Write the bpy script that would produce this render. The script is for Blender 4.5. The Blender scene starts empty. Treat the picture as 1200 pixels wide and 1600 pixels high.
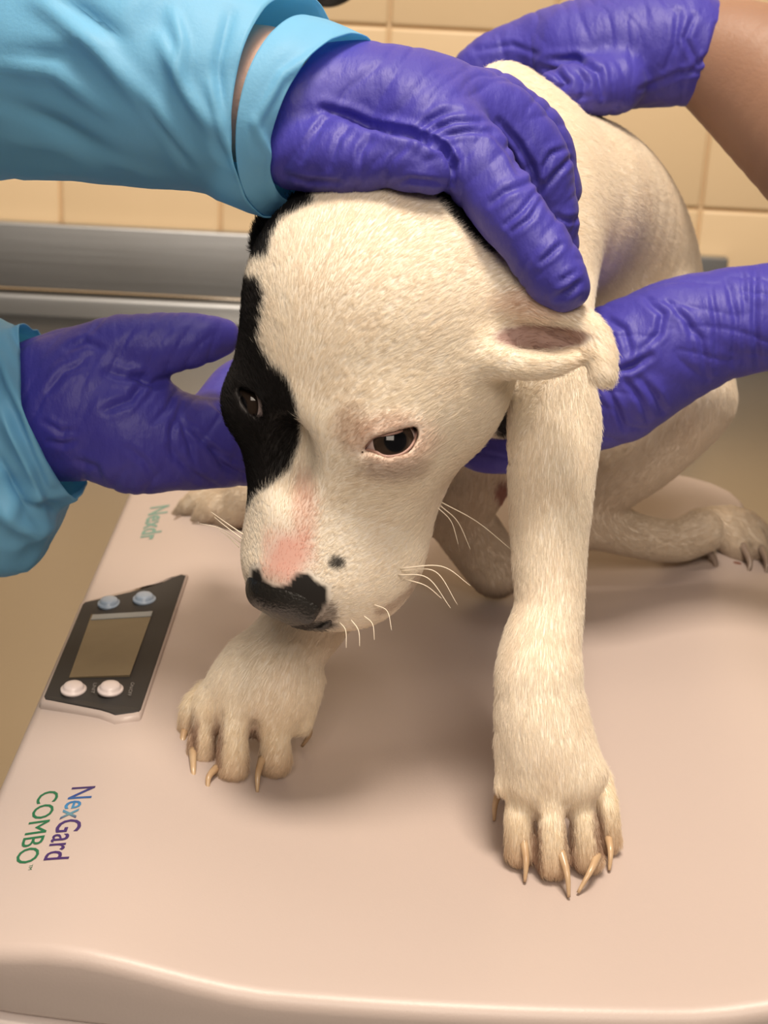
import bpy, bmesh, math, random
import numpy as np
import openvdb as vdb
from mathutils import Vector, Matrix

random.seed(7); RNG = np.random.default_rng(7)
SC = bpy.context.scene
COL = SC.collection

# ------------------------------------------------------------------ camera
F = 2600.0; CAM_H = 0.355
PITCH = math.atan(980 / F); ROLL = math.radians(3.0); YAW = 0.0115
CPOS = np.array([0.0, 0.0, CAM_H])
_f = np.array([math.sin(YAW)*math.cos(PITCH), math.cos(YAW)*math.cos(PITCH), -math.sin(PITCH)])
_r = np.array([math.cos(YAW), -math.sin(YAW), 0.0]); _u = np.cross(_r, _f)
AR = _r*math.cos(ROLL) + _u*math.sin(ROLL); AU = -_r*math.sin(ROLL) + _u*math.cos(ROLL); AF = _f
AC = -AF
cam = bpy.data.cameras.new('camera'); cam_o = bpy.data.objects.new('camera', cam); COL.objects.link(cam_o)
cam.sensor_fit = 'VERTICAL'; cam.sensor_height = 36; cam.sensor_width = 27
cam.lens = F/1600*36; cam.clip_start = 0.02
M = Matrix((AR.tolist(), AU.tolist(), (-AF).tolist())).transposed().to_4x4(); M.translation = CPOS.tolist()
cam_o.matrix_world = M; SC.camera = cam_o
cam.dof.use_dof = True; cam.dof.focus_distance = 0.65; cam.dof.aperture_fstop = 18

# ------------------------------------------------------------------ light
W = bpy.data.worlds.new('room_light'); SC.world = W; W.use_nodes = True
W.node_tree.nodes['Background'].inputs[0].default_value = (1.0, 0.80, 0.62, 1)
W.node_tree.nodes['Background'].inputs[1].default_value = 0.05
def area(name, loc, target, sx, sy, power, col):
    l = bpy.data.lights.new(name, 'AREA'); l.shape = 'RECTANGLE'; l.size = sx; l.size_y = sy; l.energy = power; l.color = col
    o = bpy.data.objects.new(name, l); COL.objects.link(o); o.location = loc
    o.rotation_euler = (Vector(target)-Vector(loc)).to_track_quat('-Z', 'Y').to_euler(); return o
area('ceiling_or_fill_light', (0.12, 0.28, 1.80), (0.05, 0.58, 0.0), 0.45, 0.45, 43, (1.0, 0.86, 0.71))
area('ceiling_or_fill_light', (0.10, -1.20, 1.60), (0.03, 0.70, 0.10), 1.2, 0.8, 32, (1.0, 0.86, 0.72))  # fill lamp added behind the camera to brighten camera-facing sides
area('ceiling_or_fill_light', (-0.20, 1.15, 1.85), (0.0, 1.55, 0.0), 1.4, 0.5, 9, (1.0, 0.87, 0.73))  # added lamp that brightens the back wall, no known fixture
SC.view_settings.view_transform = 'Standard'; SC.view_settings.look = 'None'
SC.view_settings.exposure = -0.13; SC.view_settings.gamma = 1.0; SC.view_settings.use_curve_mapping = False

# ------------------------------------------------------------------ measuring helpers
def at(px, py, zc):
    "point of the place seen at photo position (px,py) at distance zc along the view axis"
    return CPOS + zc*(AF + AR*(px-600)/F + AU*(800-py)/F)
def onz(px, py, z=0.0):
    d = AF + AR*(px-600)/F + AU*(800-py)/F
    return CPOS + d*((z-CPOS[2])/d[2])
def ony(px, py, y):
    d = AF + AR*(px-600)/F + AU*(800-py)/F
    return CPOS + d*((y-CPOS[1])/d[1])
def gz(px, py, z=0.0): return float((onz(px, py, z)-CPOS) @ AF)
def px_of(P):
    d = P-CPOS; z = d @ AF
    return 600+F*(d @ AR)/z, 800-F*(d @ AU)/z, z
def S(px, py, zc, r): return (at(px, py, zc), r*zc/F)      # a ball: centre and radius

# ------------------------------------------------------------------ scene helpers
def empty(name, loc, label, cat, group=None):
    o = bpy.data.objects.new(name, None); COL.objects.link(o); o.location = loc
    o['label'] = label; o['category'] = cat
    if group: o['group'] = group
    o.empty_display_size = .02
    return o
def link(name, me, mat, parent=None, smooth=True):
    o = bpy.data.objects.new(name, me); COL.objects.link(o)
    if mat is not None: me.materials.append(mat)
    if smooth: me.polygons.foreach_set('use_smooth', np.ones(len(me.polygons), bool))
    if parent is not None:
        o.parent = parent; o.matrix_parent_inverse = Matrix.Translation(-parent.location) if parent.parent is None else Matrix.Identity(4)
    return o
def mesh(name, V, Fc):
    me = bpy.data.meshes.new(name)
    V = np.asarray(V, float); me.from_pydata(V.tolist(), [], [list(map(int, f)) for f in Fc]); me.update(); return me
def structure(o): o['kind'] = 'structure'; return o
def from_bm(name, bm):
    bmesh.ops.recalc_face_normals(bm, faces=bm.faces)
    me = bpy.data.meshes.new(name); bm.to_mesh(me); bm.free(); return me
def box_me(name, lo, hi, bevel=0.0, seg=2):
    bm = bmesh.new(); bmesh.ops.create_cube(bm, size=1)
    for v in bm.verts: v.co = Vector([(lo[i]+hi[i])/2 + v.co[i]*(hi[i]-lo[i]) for i in range(3)])
    if bevel: bmesh.ops.bevel(bm, geom=bm.edges[:], offset=bevel, segments=seg, affect='EDGES', profile=.5)
    return from_bm(name, bm)
def prism_me(name, pts_bot, pts_top, bevel=0.0):
    n = len(pts_bot); bm = bmesh.new()
    a = [bm.verts.new(p) for p in pts_bot]; b = [bm.verts.new(p) for p in pts_top]
    bm.faces.new(a[::-1]); top = bm.faces.new(b)
    for i in range(n): bm.faces.new((a[i], a[(i+1) % n], b[(i+1) % n], b[i]))
    if bevel: bmesh.ops.bevel(bm, geom=list(top.edges), offset=bevel, segments=3, affect='EDGES', profile=.5)
    return from_bm(name, bm)
def tube_me(name, P, R, n=8, cap=True):
    P = np.asarray(P, float); R = np.broadcast_to(np.asarray(R, float), (len(P),)); T = np.gradient(P, axis=0)
    T /= np.linalg.norm(T, axis=1)[:, None]+1e-12
    up = np.array([.3, .5, .8]); V = []; Fc = []
    for i, p in enumerate(P):
        a = np.cross(T[i], up); a /= np.linalg.norm(a); b = np.cross(T[i], a)
        for k in range(n):
            t = 2*math.pi*k/n; V.append(p+R[i]*(math.cos(t)*a+math.sin(t)*b))
    for i in range(len(P)-1):
        for k in range(n):
            Fc.append((i*n+k, i*n+(k+1) % n, (i+1)*n+(k+1) % n, (i+1)*n+k))
    if cap: Fc.append(tuple(range(n))[::-1]); Fc.append(tuple((len(P)-1)*n+k for k in range(n)))
    me = mesh(name, V, Fc); bm = bmesh.new(); bm.from_mesh(me); bmesh.ops.recalc_face_normals(bm, faces=bm.faces); bm.to_mesh(me); bm.free()
    return me
def spline(pts, n=6):
    "Catmull-Rom through the rows of pts"
    P = np.asarray(pts, float); Q = np.vstack([2*P[0]-P[1], P, 2*P[-1]-P[-2]]); out = []
    for i in range(1, len(Q)-2):
        for t in np.linspace(0, 1, n, endpoint=False):
            a, b, c, d = Q[i-1], Q[i], Q[i+1], Q[i+2]
            out.append(.5*((2*b)+(-a+c)*t+(2*a-5*b+4*c-d)*t*t+(-a+3*b-3*c+d)*t**3))
    out.append(P[-1]); return np.array(out)

# ------------------------------------------------------------------ materials
def mat(name, col, rough=.5, metal=0.0, spec=.5, sss=0.0, sheen=0.0, coat=0.0, bump=None, var=None):
    m = bpy.data.materials.new(name); m.use_nodes = True; nt = m.node_tree; b = nt.nodes['Principled BSDF']
    b.inputs['Base Color'].default_value = (*col, 1); b.inputs['Roughness'].default_value = rough
    b.inputs['Metallic'].default_value = metal; b.inputs['Specular IOR Level'].default_value = spec
    if sss:
        b.inputs['Subsurface Weight'].default_value = sss; b.inputs['Subsurface Radius'].default_value = (.006, .003, .0015)
        b.inputs['Subsurface Scale'].default_value = 1.0
    if sheen: b.inputs['Sheen Weight'].default_value = sheen
    if coat: b.inputs['Coat Weight'].default_value = coat
    if var or bump:
        tc = nt.nodes.new('ShaderNodeTexCoord')
    if var:
        c2, sc_, = var
        n = nt.nodes.new('ShaderNodeTexNoise'); n.inputs['Scale'].default_value = sc_; n.inputs['Detail'].default_value = 4
        nt.links.new(tc.outputs['Object'], n.inputs['Vector'])
        mx = nt.nodes.new('ShaderNodeMix'); mx.data_type = 'RGBA'
        mx.inputs[6].default_value = (*col, 1); mx.inputs[7].default_value = (*c2, 1)
        nt.links.new(n.outputs[0], mx.inputs[0]); nt.links.new(mx.outputs[2], b.inputs['Base Color'])
    if bump:
        sc_, st, stretch = bump
        mp = nt.nodes.new('ShaderNodeMapping'); mp.inputs['Scale'].default_value = stretch
        nt.links.new(tc.outputs['Object'], mp.inputs['Vector'])
        n = nt.nodes.new('ShaderNodeTexNoise'); n.inputs['Scale'].default_value = sc_; n.inputs['Detail'].default_value = 5
        nt.links.new(mp.outputs[0], n.inputs['Vector'])
        bp = nt.nodes.new('ShaderNodeBump'); bp.inputs['Strength'].default_value = st; bp.inputs['Distance'].default_value = .002
        nt.links.new(n.outputs[0], bp.inputs['Height']); nt.links.new(bp.outputs[0], b.inputs['Normal'])
    return m
M_BLOCK = mat('glazed_tan_block', (.80, .61, .38), .42, var=((.76, .57, .345), 9), bump=(60, .12, (1, 1, 1)))
M_GROUT = mat('tan_mortar', (.66, .49, .30), .8, bump=(200, .4, (1, 1, 1)))
M_STEEL = mat('brushed_steel', (.50, .49, .47), .28, 1.0, bump=(40, .05, (.15, 6, 6)), var=((.40, .39, .38), 3))
M_STEELD = mat('dull_steel', (.50, .52, .54), .45, 1.0, bump=(40, .1, (.15, 6, 6)), var=((.38, .38, .38), 6))
M_CHROME = mat('polished_steel', (.80, .76, .70), .16, 1.0)
M_SCALE = mat('white_plastic', (.515, .43, .395), .40, spec=.5, bump=(900, .05, (1, 1, 1)), var=((.50, .41, .37), 2.5))
M_SCALE_LO = mat('white_plastic_base_lit', (.72, .64, .61), .42, bump=(900, .05, (1, 1, 1)))  # lighter than the tray: light on the front side put into the colour
M_DARK = mat('dark_gap', (.02, .018, .018), .7)
M_PANEL = mat('charcoal_membrane', (.036, .034, .034), .6, spec=.2, var=((.05, .046, .044), 30))
M_LCD = mat('grey_green_lcd', (.16, .125, .075), .22, var=((.12, .09, .055), 60))
M_LCDB = mat('lcd_bezel', (.30, .33, .35), .3)
M_BTN = mat('pale_button', (.80, .70, .68), .3)
M_BTNB = mat('blue_grey_button', (.30, .37, .47), .3)
M_PRINT = mat('grey_print', (.25, .24, .24), .5)
M_GLOVE = mat('purple_nitrile', (.050, .042, .32), .50, spec=.36, sheen=.05, bump=(95, .55, (1.6, .7, .9)), var=((.058, .049, .36), 25))
M_SKIN_SHADE = mat('skin', (.31, .175, .115), .5, sss=.15, bump=(500, .12, (1, 1, 1)), var=((.27, .15, .10), 40))  # shade on the right-hand forearms put into this darker skin colour
M_SKINL = mat('fair_skin', (.66, .40, .28), .5, sss=.15, bump=(500, .12, (1, 1, 1)), var=((.60, .34, .23), 40))
M_BLACK = mat('black_rubber', (.012, .012, .013), .45)
M_CLAW = mat('amber_claw', (.42, .25, .13), .28, spec=.6, var=((.62, .47, .30), 160))
M_CLAWD = mat('dark_claw', (.20, .14, .11), .3, spec=.6, var=((.33, .26, .21), 160))
M_NOSE = mat('nose_leather', (.012, .011, .010), .32, spec=.6, bump=(700, .35, (1, 1, 1)), var=((.02, .018, .016), 200))
M_WHISK = mat('white_whisker', (.85, .76, .62), .4)
M_PAD = mat('paw_pad', (.22, .085, .055), .55, bump=(700, .4, (1, 1, 1)))
M_LID = mat('eyelid_skin', (.40, .24, .20), .45)
M_LIDB = mat('black_eyelid', (.02, .018, .018), .5)

def gown_material():
    m = bpy.data.materials.new('blue_gown_film'); m.use_nodes = True; nt = m.node_tree; b = nt.nodes['Principled BSDF']; out = nt.nodes['Material Output']
    b.inputs['Base Color'].default_value = (.24, .58, .82, 1); b.inputs['Roughness'].default_value = .5; b.inputs['Specular IOR Level'].default_value = .35
    tr = nt.nodes.new('ShaderNodeBsdfTranslucent'); tr.inputs[0].default_value = (.32, .74, 1.0, 1)
    mx = nt.nodes.new('ShaderNodeMixShader'); mx.inputs[0].default_value = .40
    nt.links.new(b.outputs[0], mx.inputs[1]); nt.links.new(tr.outputs[0], mx.inputs[2]); nt.links.new(mx.outputs[0], out.inputs[0])
    tc = nt.nodes.new('ShaderNodeTexCoord'); n = nt.nodes.new('ShaderNodeTexNoise'); n.inputs['Scale'].default_value = 700
    bp = nt.nodes.new('ShaderNodeBump'); bp.inputs['Strength'].default_value = .12; bp.inputs['Distance'].default_value = .001
    nt.links.new(tc.outputs['Object'], n.inputs['Vector']); nt.links.new(n.outputs[0], bp.inputs['Height']); nt.links.new(bp.outputs[0], b.inputs['Normal'])
    return m
M_GOWN = gown_material()
def attr_mat(name, attr, rough, sss=0.0, trans=0.0, bump=False):
    m = bpy.data.materials.new(name); m.use_nodes = True; nt = m.node_tree; b = nt.nodes['Principled BSDF']; out = nt.nodes['Material Output']
    a = nt.nodes.new('ShaderNodeAttribute'); a.attribute_name = attr
    nt.links.new(a.outputs['Color'], b.inputs['Base Color']); b.inputs['Roughness'].default_value = rough
    b.inputs['Specular IOR Level'].default_value = .25
    if sss: b.inputs['Subsurface Weight'].default_value = sss; b.inputs['Subsurface Radius'].default_value = (.004, .002, .001); b.inputs['Subsurface Scale'].default_value = 1
    if trans:
        tr = nt.nodes.new('ShaderNodeBsdfTranslucent'); nt.links.new(a.outputs['Color'], tr.inputs[0])
        mx = nt.nodes.new('ShaderNodeMixShader'); mx.inputs[0].default_value = trans
        nt.links.new(b.outputs[0], mx.inputs[1]); nt.links.new(tr.outputs[0], mx.inputs[2]); nt.links.new(mx.outputs[0], out.inputs[0])
    if bump:
        tc = nt.nodes.new('ShaderNodeTexCoord'); n = nt.nodes.new('ShaderNodeTexNoise'); n.inputs['Scale'].default_value = 500
        bp = nt.nodes.new('ShaderNodeBump'); bp.inputs['Strength'].default_value = .3; bp.inputs['Distance'].default_value = .001
        nt.links.new(tc.outputs['Object'], n.inputs['Vector']); nt.links.new(n.outputs[0], bp.inputs['Height']); nt.links.new(bp.outputs[0], b.inputs['Normal'])
    return m
M_HIDE = attr_mat('puppy_skin', 'col', .6)
M_FUR = attr_mat('puppy_fur', 'col', .6, trans=.42)

# ------------------------------------------------------------------ setting: block wall, steel table
TABLE_Z = -0.056; WALL_Y = 1.70
wall = structure(link('wall_back', box_me('wall_back', (-1.30, WALL_Y+.001, -.9), (1.30, WALL_Y+.10, 1.70)), M_GROUT, smooth=False))
T = .163
jx = float(ony(345, 325, WALL_Y)[0]); jz = float(ony(250, 283, WALL_Y)[2])
blk = box_me('block', (-T/2+.0012, 0, -T/2+.0012), (T/2-.0012, .02, T/2-.0012), .0035, 3)
blk.polygons.foreach_set('use_smooth', np.ones(len(blk.polygons), bool)); blk.materials.append(M_BLOCK)
for i in range(-7, 8):
    for k in range(-1, 7):
        b = bpy.data.objects.new('block', blk); COL.objects.link(b); b.parent = wall
        b.location = (jx+(i+.5)*T, WALL_Y-.004+random.uniform(-.0006, .0006), jz+(k-.5)*T)
floor = structure(link('floor', box_me('floor', (-1.3, -.9, -.92), (1.3, WALL_Y, -.90)), mat('grey_vinyl', (.30, .28, .26), .5), smooth=False))

tbl = empty('exam_table', (0, 1.0, -.9), 'stainless steel exam table with raised back rim under the white scale', 'table')
TB = 1.585; RIMZ = float(ony(200, 463, TB-.004)[2])
link('table_top', box_me('table_top', (-.85, .12, TABLE_Z-.03), (.85, TB, TABLE_Z), .004), M_STEEL, tbl)
link('back_rim', box_me('back_rim', (-.85, TB-.010, TABLE_Z+.001), (.85, TB+.004, RIMZ-.002), .004), M_STEELD, tbl)
link('rim_bead', tube_me('rim_bead', [(-.85, TB-.004, RIMZ), (.85, TB-.004, RIMZ)], .0034, 14), M_CHROME, tbl)
for sx in (-.78, .78):
    for sy in (.2, TB-.1):
        link('leg', tube_me('leg', [(sx, sy, -.9), (sx, sy, TABLE_Z-.03)], .022, 14), M_STEEL, tbl)
spl = structure(link('trim_1', box_me('trim_1', (-.95, WALL_Y-.020, -.12), (.357, WALL_Y-.0055, float(ony(200, 357, WALL_Y-.02)[2])), .002), M_STEELD))

# ------------------------------------------------------------------ scale
XC = .0465; HW = .1925; YC = .750; HD = .266
def dish(x):
    d = np.abs(np.asarray(x)-XC); t = np.clip((d-.068)/.075, 0, 1); w = np.clip((d-.138)/.053, 0, 1)
    return .0095*t*t*(3-2*t)-.0085*(w*w*(1-w)+w**1.3*w)
def onplate(px, py, dz=0.0):
    z = 0.0
    for _ in range(6): p = onz(px, py, z+dz); z = float(dish(p[0]))
    return onz(px, py, z+dz)
def ring(inset, z, n=160, dishw=1.0):
    out = []; hx = HW-inset; hy = HD-inset; r = max(.021-inset*.3, .010)
    for i in range(n):
        t = 2*math.pi*i/n; c, s = math.cos(t), math.sin(t)
        # rounded rectangle by direction
        k = 1/max(abs(c)/hx, abs(s)/hy); x, y = c*k, s*k
        qx, qy = abs(x)-(hx-r), abs(y)-(hy-r)
        if qx > 0 and qy > 0:
            # intersect the direction with the corner arc
            cx, cy = (hx-r), (hy-r); d0 = np.array([abs(c), abs(s)]); b_ = d0 @ np.array([cx, cy]); disc = b_*b_-(cx*cx+cy*cy-r*r)
            kk = b_+math.sqrt(max(disc, 0)); x, y = c*kk, s*kk
        yy = y*(1+(.016 if y < 0 else .004)/HD*(1-(x/HW)**2))
        out.append((XC+x, YC+yy, z+dishw*float(dish(XC+x))))
    return out
def loft_rings(name, rings, cap=True):
    n = len(rings[0]); V = [p for r in rings for p in r]; Fc = []
    for a in range(len(rings)-1):
        for i in range(n): Fc.append((a*n+i, a*n+(i+1) % n, (a+1)*n+(i+1) % n, (a+1)*n+i))
    if cap:
        Fc.append(tuple(range(n))[::-1]); Fc.append(tuple((len(rings)-1)*n+i for i in range(n)))
    return mesh(name, V, Fc)
scale = empty('pet_scale', (XC, YC, TABLE_Z), 'white plastic pet scale with dished tray and charcoal display under the puppy', 'scale')
rs = [ring(.004, -.0215, dishw=0), ring(.0015, -.0185, dishw=0), ring(0, -.006)]
for a in range(1, 7):
    t = a/6*math.pi/2; rs.append(ring(.0055*(1-math.cos(t)), -.006+.006*math.sin(t)))
for ins in np.linspace(.014, .186, 42): rs.append(ring(ins, 0))
rs.append([(XC+(p[0]-XC)*.02, YC+(p[1]-YC)*.2, 0) for p in rs[-1]])
link('tray', loft_rings('tray', rs), M_SCALE, scale)
lo = [ring(.012, TABLE_Z+.004, dishw=0), ring(.006, TABLE_Z+.012, dishw=0), ring(.002, -.030, dishw=0), ring(.002, -.0240, dishw=0), ring(.004, -.0228, dishw=0)]
link('base', loft_rings('base', lo), M_SCALE_LO, scale)
link('seam', loft_rings('seam', [ring(.006, -.030, dishw=0), ring(.006, -.018, dishw=0)]), M_DARK, scale)
for sx in (-1, 1):
    for sy in (-1, 1):
        link('foot', tube_me('foot', [(XC+sx*.15, YC+sy*.21, TABLE_Z), (XC+sx*.15, YC+sy*.21, TABLE_Z+.008)], .014, 16), M_BLACK, scale)
pan_px = [(290, 899), (283, 897), (270, 902.5), (257, 909.5), (232, 918), (203, 925.5), (133, 940.5), (129, 944), (69, 1087), (71, 1092), (157, 1107), (180, 1116), (217, 1111), (220, 1107)]
pan = np.array([onplate(*p, dz=.003) for p in pan_px]); pc = pan.mean(0)
def grow(P, d):
    q = P-pc; return pc+q*(1+d/np.linalg.norm(q[:, :2], axis=1))[:, None]
def zoff(P, d): Q = np.array(P); Q[:, 2] += d; return Q
hs = link('display_housing', prism_me('display_housing', zoff(grow(pan, .006), -.012), zoff(grow(pan, .0032), -.0004), .0018), M_SCALE, scale)
pl = link('display_panel', prism_me('display_panel', zoff(pan, -.002), zoff(pan, 0), .0004), M_PANEL, scale, smooth=False)
def onpan(px, py, dz=0): return onplate(px, py, dz=.003+dz)
lcd = [onpan(*p) for p in ((143, 961), (239, 956), (203, 1055.5), (108, 1059))]
link('screen', prism_me('screen', zoff(lcd, -.001), zoff(lcd, .0003)), M_LCD, pl, smooth=False)
bz = [onpan(*p) for p in ((145, 962), (238.5, 956.5), (236, 964), (142, 969.5))]
link('screen_edge', prism_me('screen_edge', zoff(bz, -.0005), zoff(bz, .0006)), M_LCDB, pl, smooth=False)
for (bx_, by_, m_) in ((170.6, 944, M_BTNB), (225.5, 937, M_BTNB), (115, 1078, M_BTN), (172.5, 1078, M_BTN)):
    c = onpan(bx_, by_); prof = [(.0052, -.0005), (.0052, .0008), (.0046, .0010), (.0043, .0012), (.0041, .0020), (.0036, .0028), (.0022, .0032), (.0004, .0033)]
    n = 28; V = []; Fc = []
    for (r_, h_) in prof:
        for k in range(n):
            a = 2*math.pi*k/n; V.append((c[0]+1.12*r_*math.cos(a), c[1]+1.25*r_*math.sin(a), c[2]+h_))
    for a in range(len(prof)-1):
        for k in range(n): Fc.append((a*n+k, a*n+(k+1) % n, (a+1)*n+(k+1) % n, (a+1)*n+k))
    Fc.append(tuple((len(prof)-1)*n+k for k in range(n))); Fc.append(tuple(range(n))[::-1])
    link('button', mesh('button', V, Fc), m_, pl)
def text(name, body, p0, p1, height, material, parent, thick=.00012, sx=None, offset=0.0, dz=.0002):
    "flat print lying on the tray: starts at p0, runs towards p1, letter tops to the right of that direction's left"
    cu = bpy.data.curves.new(name, 'FONT'); cu.body = body; cu.size = 1; cu.offset = offset; cu.resolution_u = 3
    o = bpy.data.objects.new(name, cu); COL.objects.link(o); dg = bpy.context.evaluated_depsgraph_get()
    me = bpy.data.meshes.new_from_object(o.evaluated_get(dg)); bpy.data.objects.remove(o)
    co = np.array([v.co for v in me.vertices]); mn, mx = co.min(0), co.max(0)
    d = np.array(p1)-np.array(p0); L = np.linalg.norm(d[:2]); ex = d/L; ey = np.array([-ex[1], ex[0], 0])
    X = (co[:, 0]-mn[0])/(mx[0]-mn[0])*L; Y = co[:, 1]*height/.73
    P = np.array(p0)+X[:, None]*ex+Y[:, None]*ey
    P[:, 2] = dish(P[:, 0])+dz if parent is scale else P[:, 2]+dz
    for v, p in zip(me.vertices, P): v.co = p
    return link(name, me, material, parent, smooth=False)
def grad_mat(name, stops, p0, p1):
    m = bpy.data.materials.new(name); m.use_nodes = True; nt = m.node_tree; b = nt.nodes['Principled BSDF']; b.inputs['Roughness'].default_value = .4
    g = nt.nodes.new('ShaderNodeNewGeometry'); s = nt.nodes.new('ShaderNodeSeparateXYZ'); mr = nt.nodes.new('ShaderNodeMapRange'); cr = nt.nodes.new('ShaderNodeValToRGB')
    nt.links.new(g.outputs['Position'], s.inputs[0]); nt.links.new(s.outputs['Y'], mr.inputs[0]); mr.inputs[1].default_value = p0; mr.inputs[2].default_value = p1
    nt.links.new(mr.outputs[0], cr.inputs[0]); nt.links.new(cr.outputs[0], b.inputs['Base Color'])
    e = cr.color_ramp.elements; e[0].position, e[0].color = stops[0][0], (*stops[0][1], 1); e[1].position, e[1].color = stops[-1][0], (*stops[-1][1], 1)
    for p, c in stops[1:-1]: k = e.new(p); k.color = (*c, 1)
    return m
n0 = onplate(113, 1231); n1 = onplate(68, 1345)
M_NEX = grad_mat('purple_to_blue_print', [(0, (.05, .02, .10)), (.12, (.03, .06, .25)), (.28, (.05, .22, .45)), (.40, (.12, .25, .30)), (.46, (.06, .03, .14)), (1, (.055, .02, .12))], n0[1], n1[1])
text('lettering', 'NexGard', n0, n1, .0100, M_NEX, scale, offset=.006)
text('lettering', 'COMBO', onplate(62, 1239), onplate(22, 1352), .0088, mat('green_print', (.02, .14, .06), .4), scale, offset=.001)
text('lettering', 'TM', onplate(46, 1352), onplate(44, 1360), .0014, mat('green_print', (.02, .14, .06), .4), scale)
M_TEAL = mat('teal_print', (.17, .31, .27), .45)
text('lettering', 'Nexdr', onplate(236, 793), onplate(218, 846), .0115, M_TEAL, scale, offset=.022)
text('lettering', 'ON/OFF', onpan(205, 1067), onpan(199, 1088), .0016, M_PRINT, pl, dz=.0003)
text('lettering', 'UNIT', onpan(146, 1068), onpan(142, 1084), .0016, M_PRINT, pl, dz=.0003)

# ------------------------------------------------------------------ implicit-surface kit
class SDF:
    def __init__(s, lo, hi, h):
        s.lo = np.array(lo, float); s.h = h; s.n = np.ceil((np.array(hi)-s.lo)/h).astype(int)+1
        s.ax = [s.lo[i]+h*np.arange(s.n[i]) for i in range(3)]; s.B = .03
        s.D = np.full(s.n, s.B, np.float32)
    def _box(s, lo, hi):
        a = np.clip(np.floor((np.array(lo)-s.lo)/s.h).astype(int), 0, s.n); b = np.clip(np.ceil((np.array(hi)-s.lo)/s.h).astype(int)+1, 0, s.n)
        if np.any(b <= a): return None
        sl = tuple(slice(a[i], b[i]) for i in range(3))
        X = s.ax[0][sl[0]].astype(np.float32)[:, None, None]; Y = s.ax[1][sl[1]].astype(np.float32)[None, :, None]; Z = s.ax[2][sl[2]].astype(np.float32)[None, None, :]
        return sl, X, Y, Z
    @staticmethod
    def smin(a, b, k):
        if k <= 0: return np.minimum(a, b)
        hh = np.maximum(k-np.abs(a-b), 0)/k; return np.minimum(a, b)-hh*hh*k*.25
    def _apply(s, sl, d, k, op):
        if op == 'add': s.D[sl] = s.smin(s.D[sl], d, k)
        else: s.D[sl] = -s.smin(-s.D[sl], d, k)
    def cone(s, a, ra, b, rb, k=.01, op='add'):
        a = np.asarray(a, np.float32); b = np.asarray(b, np.float32); m = max(ra, rb)+k+.012
        q = s._box(np.minimum(a, b)-m, np.maximum(a, b)+m)
        if q is None: return
        sl, X, Y, Z = q; ab = b-a; L2 = max(float(ab @ ab), 1e-12)
        t = np.clip(((X-a[0])*ab[0]+(Y-a[1])*ab[1]+(Z-a[2])*ab[2])/L2, 0, 1)
        d = np.sqrt((X-a[0]-t*ab[0])**2+(Y-a[1]-t*ab[1])**2+(Z-a[2]-t*ab[2])**2)-(ra+t*(rb-ra))
        s._apply(sl, d, k, op)
    def chain(s, balls, k=.01, op='add', sub=4):
        A = np.array([[*c, r] for c, r in balls])
        if sub > 1 and len(A) > 2: A = spline(A, sub)
        # build as one primitive so that its own joints do not bulge
        m = A[:, 3].max()+k+.012; q = s._box(A[:, :3].min(0)-m, A[:, :3].max(0)+m)
        if q is None: return
        sl, X, Y, Z = q; best = None
        for i in range(len(A)-1):
            a = A[i, :3].astype(np.float32); ab = (A[i+1, :3]-A[i, :3]).astype(np.float32); L2 = max(float(ab @ ab), 1e-12)
            t = np.clip(((X-a[0])*ab[0]+(Y-a[1])*ab[1]+(Z-a[2])*ab[2])/L2, 0, 1)
            d = np.sqrt((X-a[0]-t*ab[0])**2+(Y-a[1]-t*ab[1])**2+(Z-a[2]-t*ab[2])**2)-(A[i, 3]+t*(A[i+1, 3]-A[i, 3]))
            best = d if best is None else np.minimum(best, d)
        s._apply(sl, best, k, op)
    def ell(s, c, R, rad, k=.01, op='add'):
        c = np.asarray(c, float); m = max(rad)+k+.012; q = s._box(c-m, c+m)
        if q is None: return
        sl, X, Y, Z = q; X = X-c[0]; Y = Y-c[1]; Z = Z-c[2]; R = np.asarray(R, np.float32)
        u = [(R[i][0]*X+R[i][1]*Y+R[i][2]*Z) for i in range(3)]
        k0 = np.sqrt(sum((u[i]/rad[i])**2 for i in range(3)))+1e-6; k1 = np.sqrt(sum((u[i]/rad[i]**2)**2 for i in range(3)))+1e-6
        s._apply(sl, (k0*(k0-1)/k1).astype(np.float32), k, op)
    def floor(s, z):
        Z = s.ax[2].astype(np.float32)[None, None, :]; s.D[:] = np.maximum(s.D, z-Z)
    def mesh(s, smooth=2):
        D = np.clip(s.D, -4*s.h, 4*s.h); g = vdb.FloatGrid(4*s.h); g.copyFromArray(D.astype(np.float32)); 
        P, Q = g.convertToQuads(0.0); P = np.asarray(P, float)*s.h+s.lo; Q = np.asarray(Q, np.int64)
        # keep the largest piece-orientation outward
        a, b, c = P[Q[:, 0]], P[Q[:, 1]], P[Q[:, 2]]
        if np.einsum('ij,ij->i', a-P.mean(0), np.cross(b-a, c-a)).sum() < 0: Q = Q[:, ::-1]
        for _ in range(smooth):
            for lam in (.5, -.52): P = P+lam*(nbr_mean(P, Q)-P)
        return P, Q
def nbr_mean(P, Q):
    E = np.vstack([Q[:, [0, 1]], Q[:, [1, 2]], Q[:, [2, 3]], Q[:, [3, 0]]]); E = np.vstack([E, E[:, ::-1]])
    n = len(P); w = np.maximum(np.bincount(E[:, 0], minlength=n), 1)
    return np.stack([np.bincount(E[:, 0], weights=P[E[:, 1], i], minlength=n)/w for i in range(3)], 1)
def vnormals(P, Q):
    a, b, c, d = (P[Q[:, i]] for i in range(4)); fn = np.cross(c-a, d-b); n = len(P)
    N = np.stack([sum(np.bincount(Q[:, j], weights=fn[:, i], minlength=n) for j in range(4)) for i in range(3)], 1)
    return N/(np.linalg.norm(N, axis=1)[:, None]+1e-12)
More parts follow.
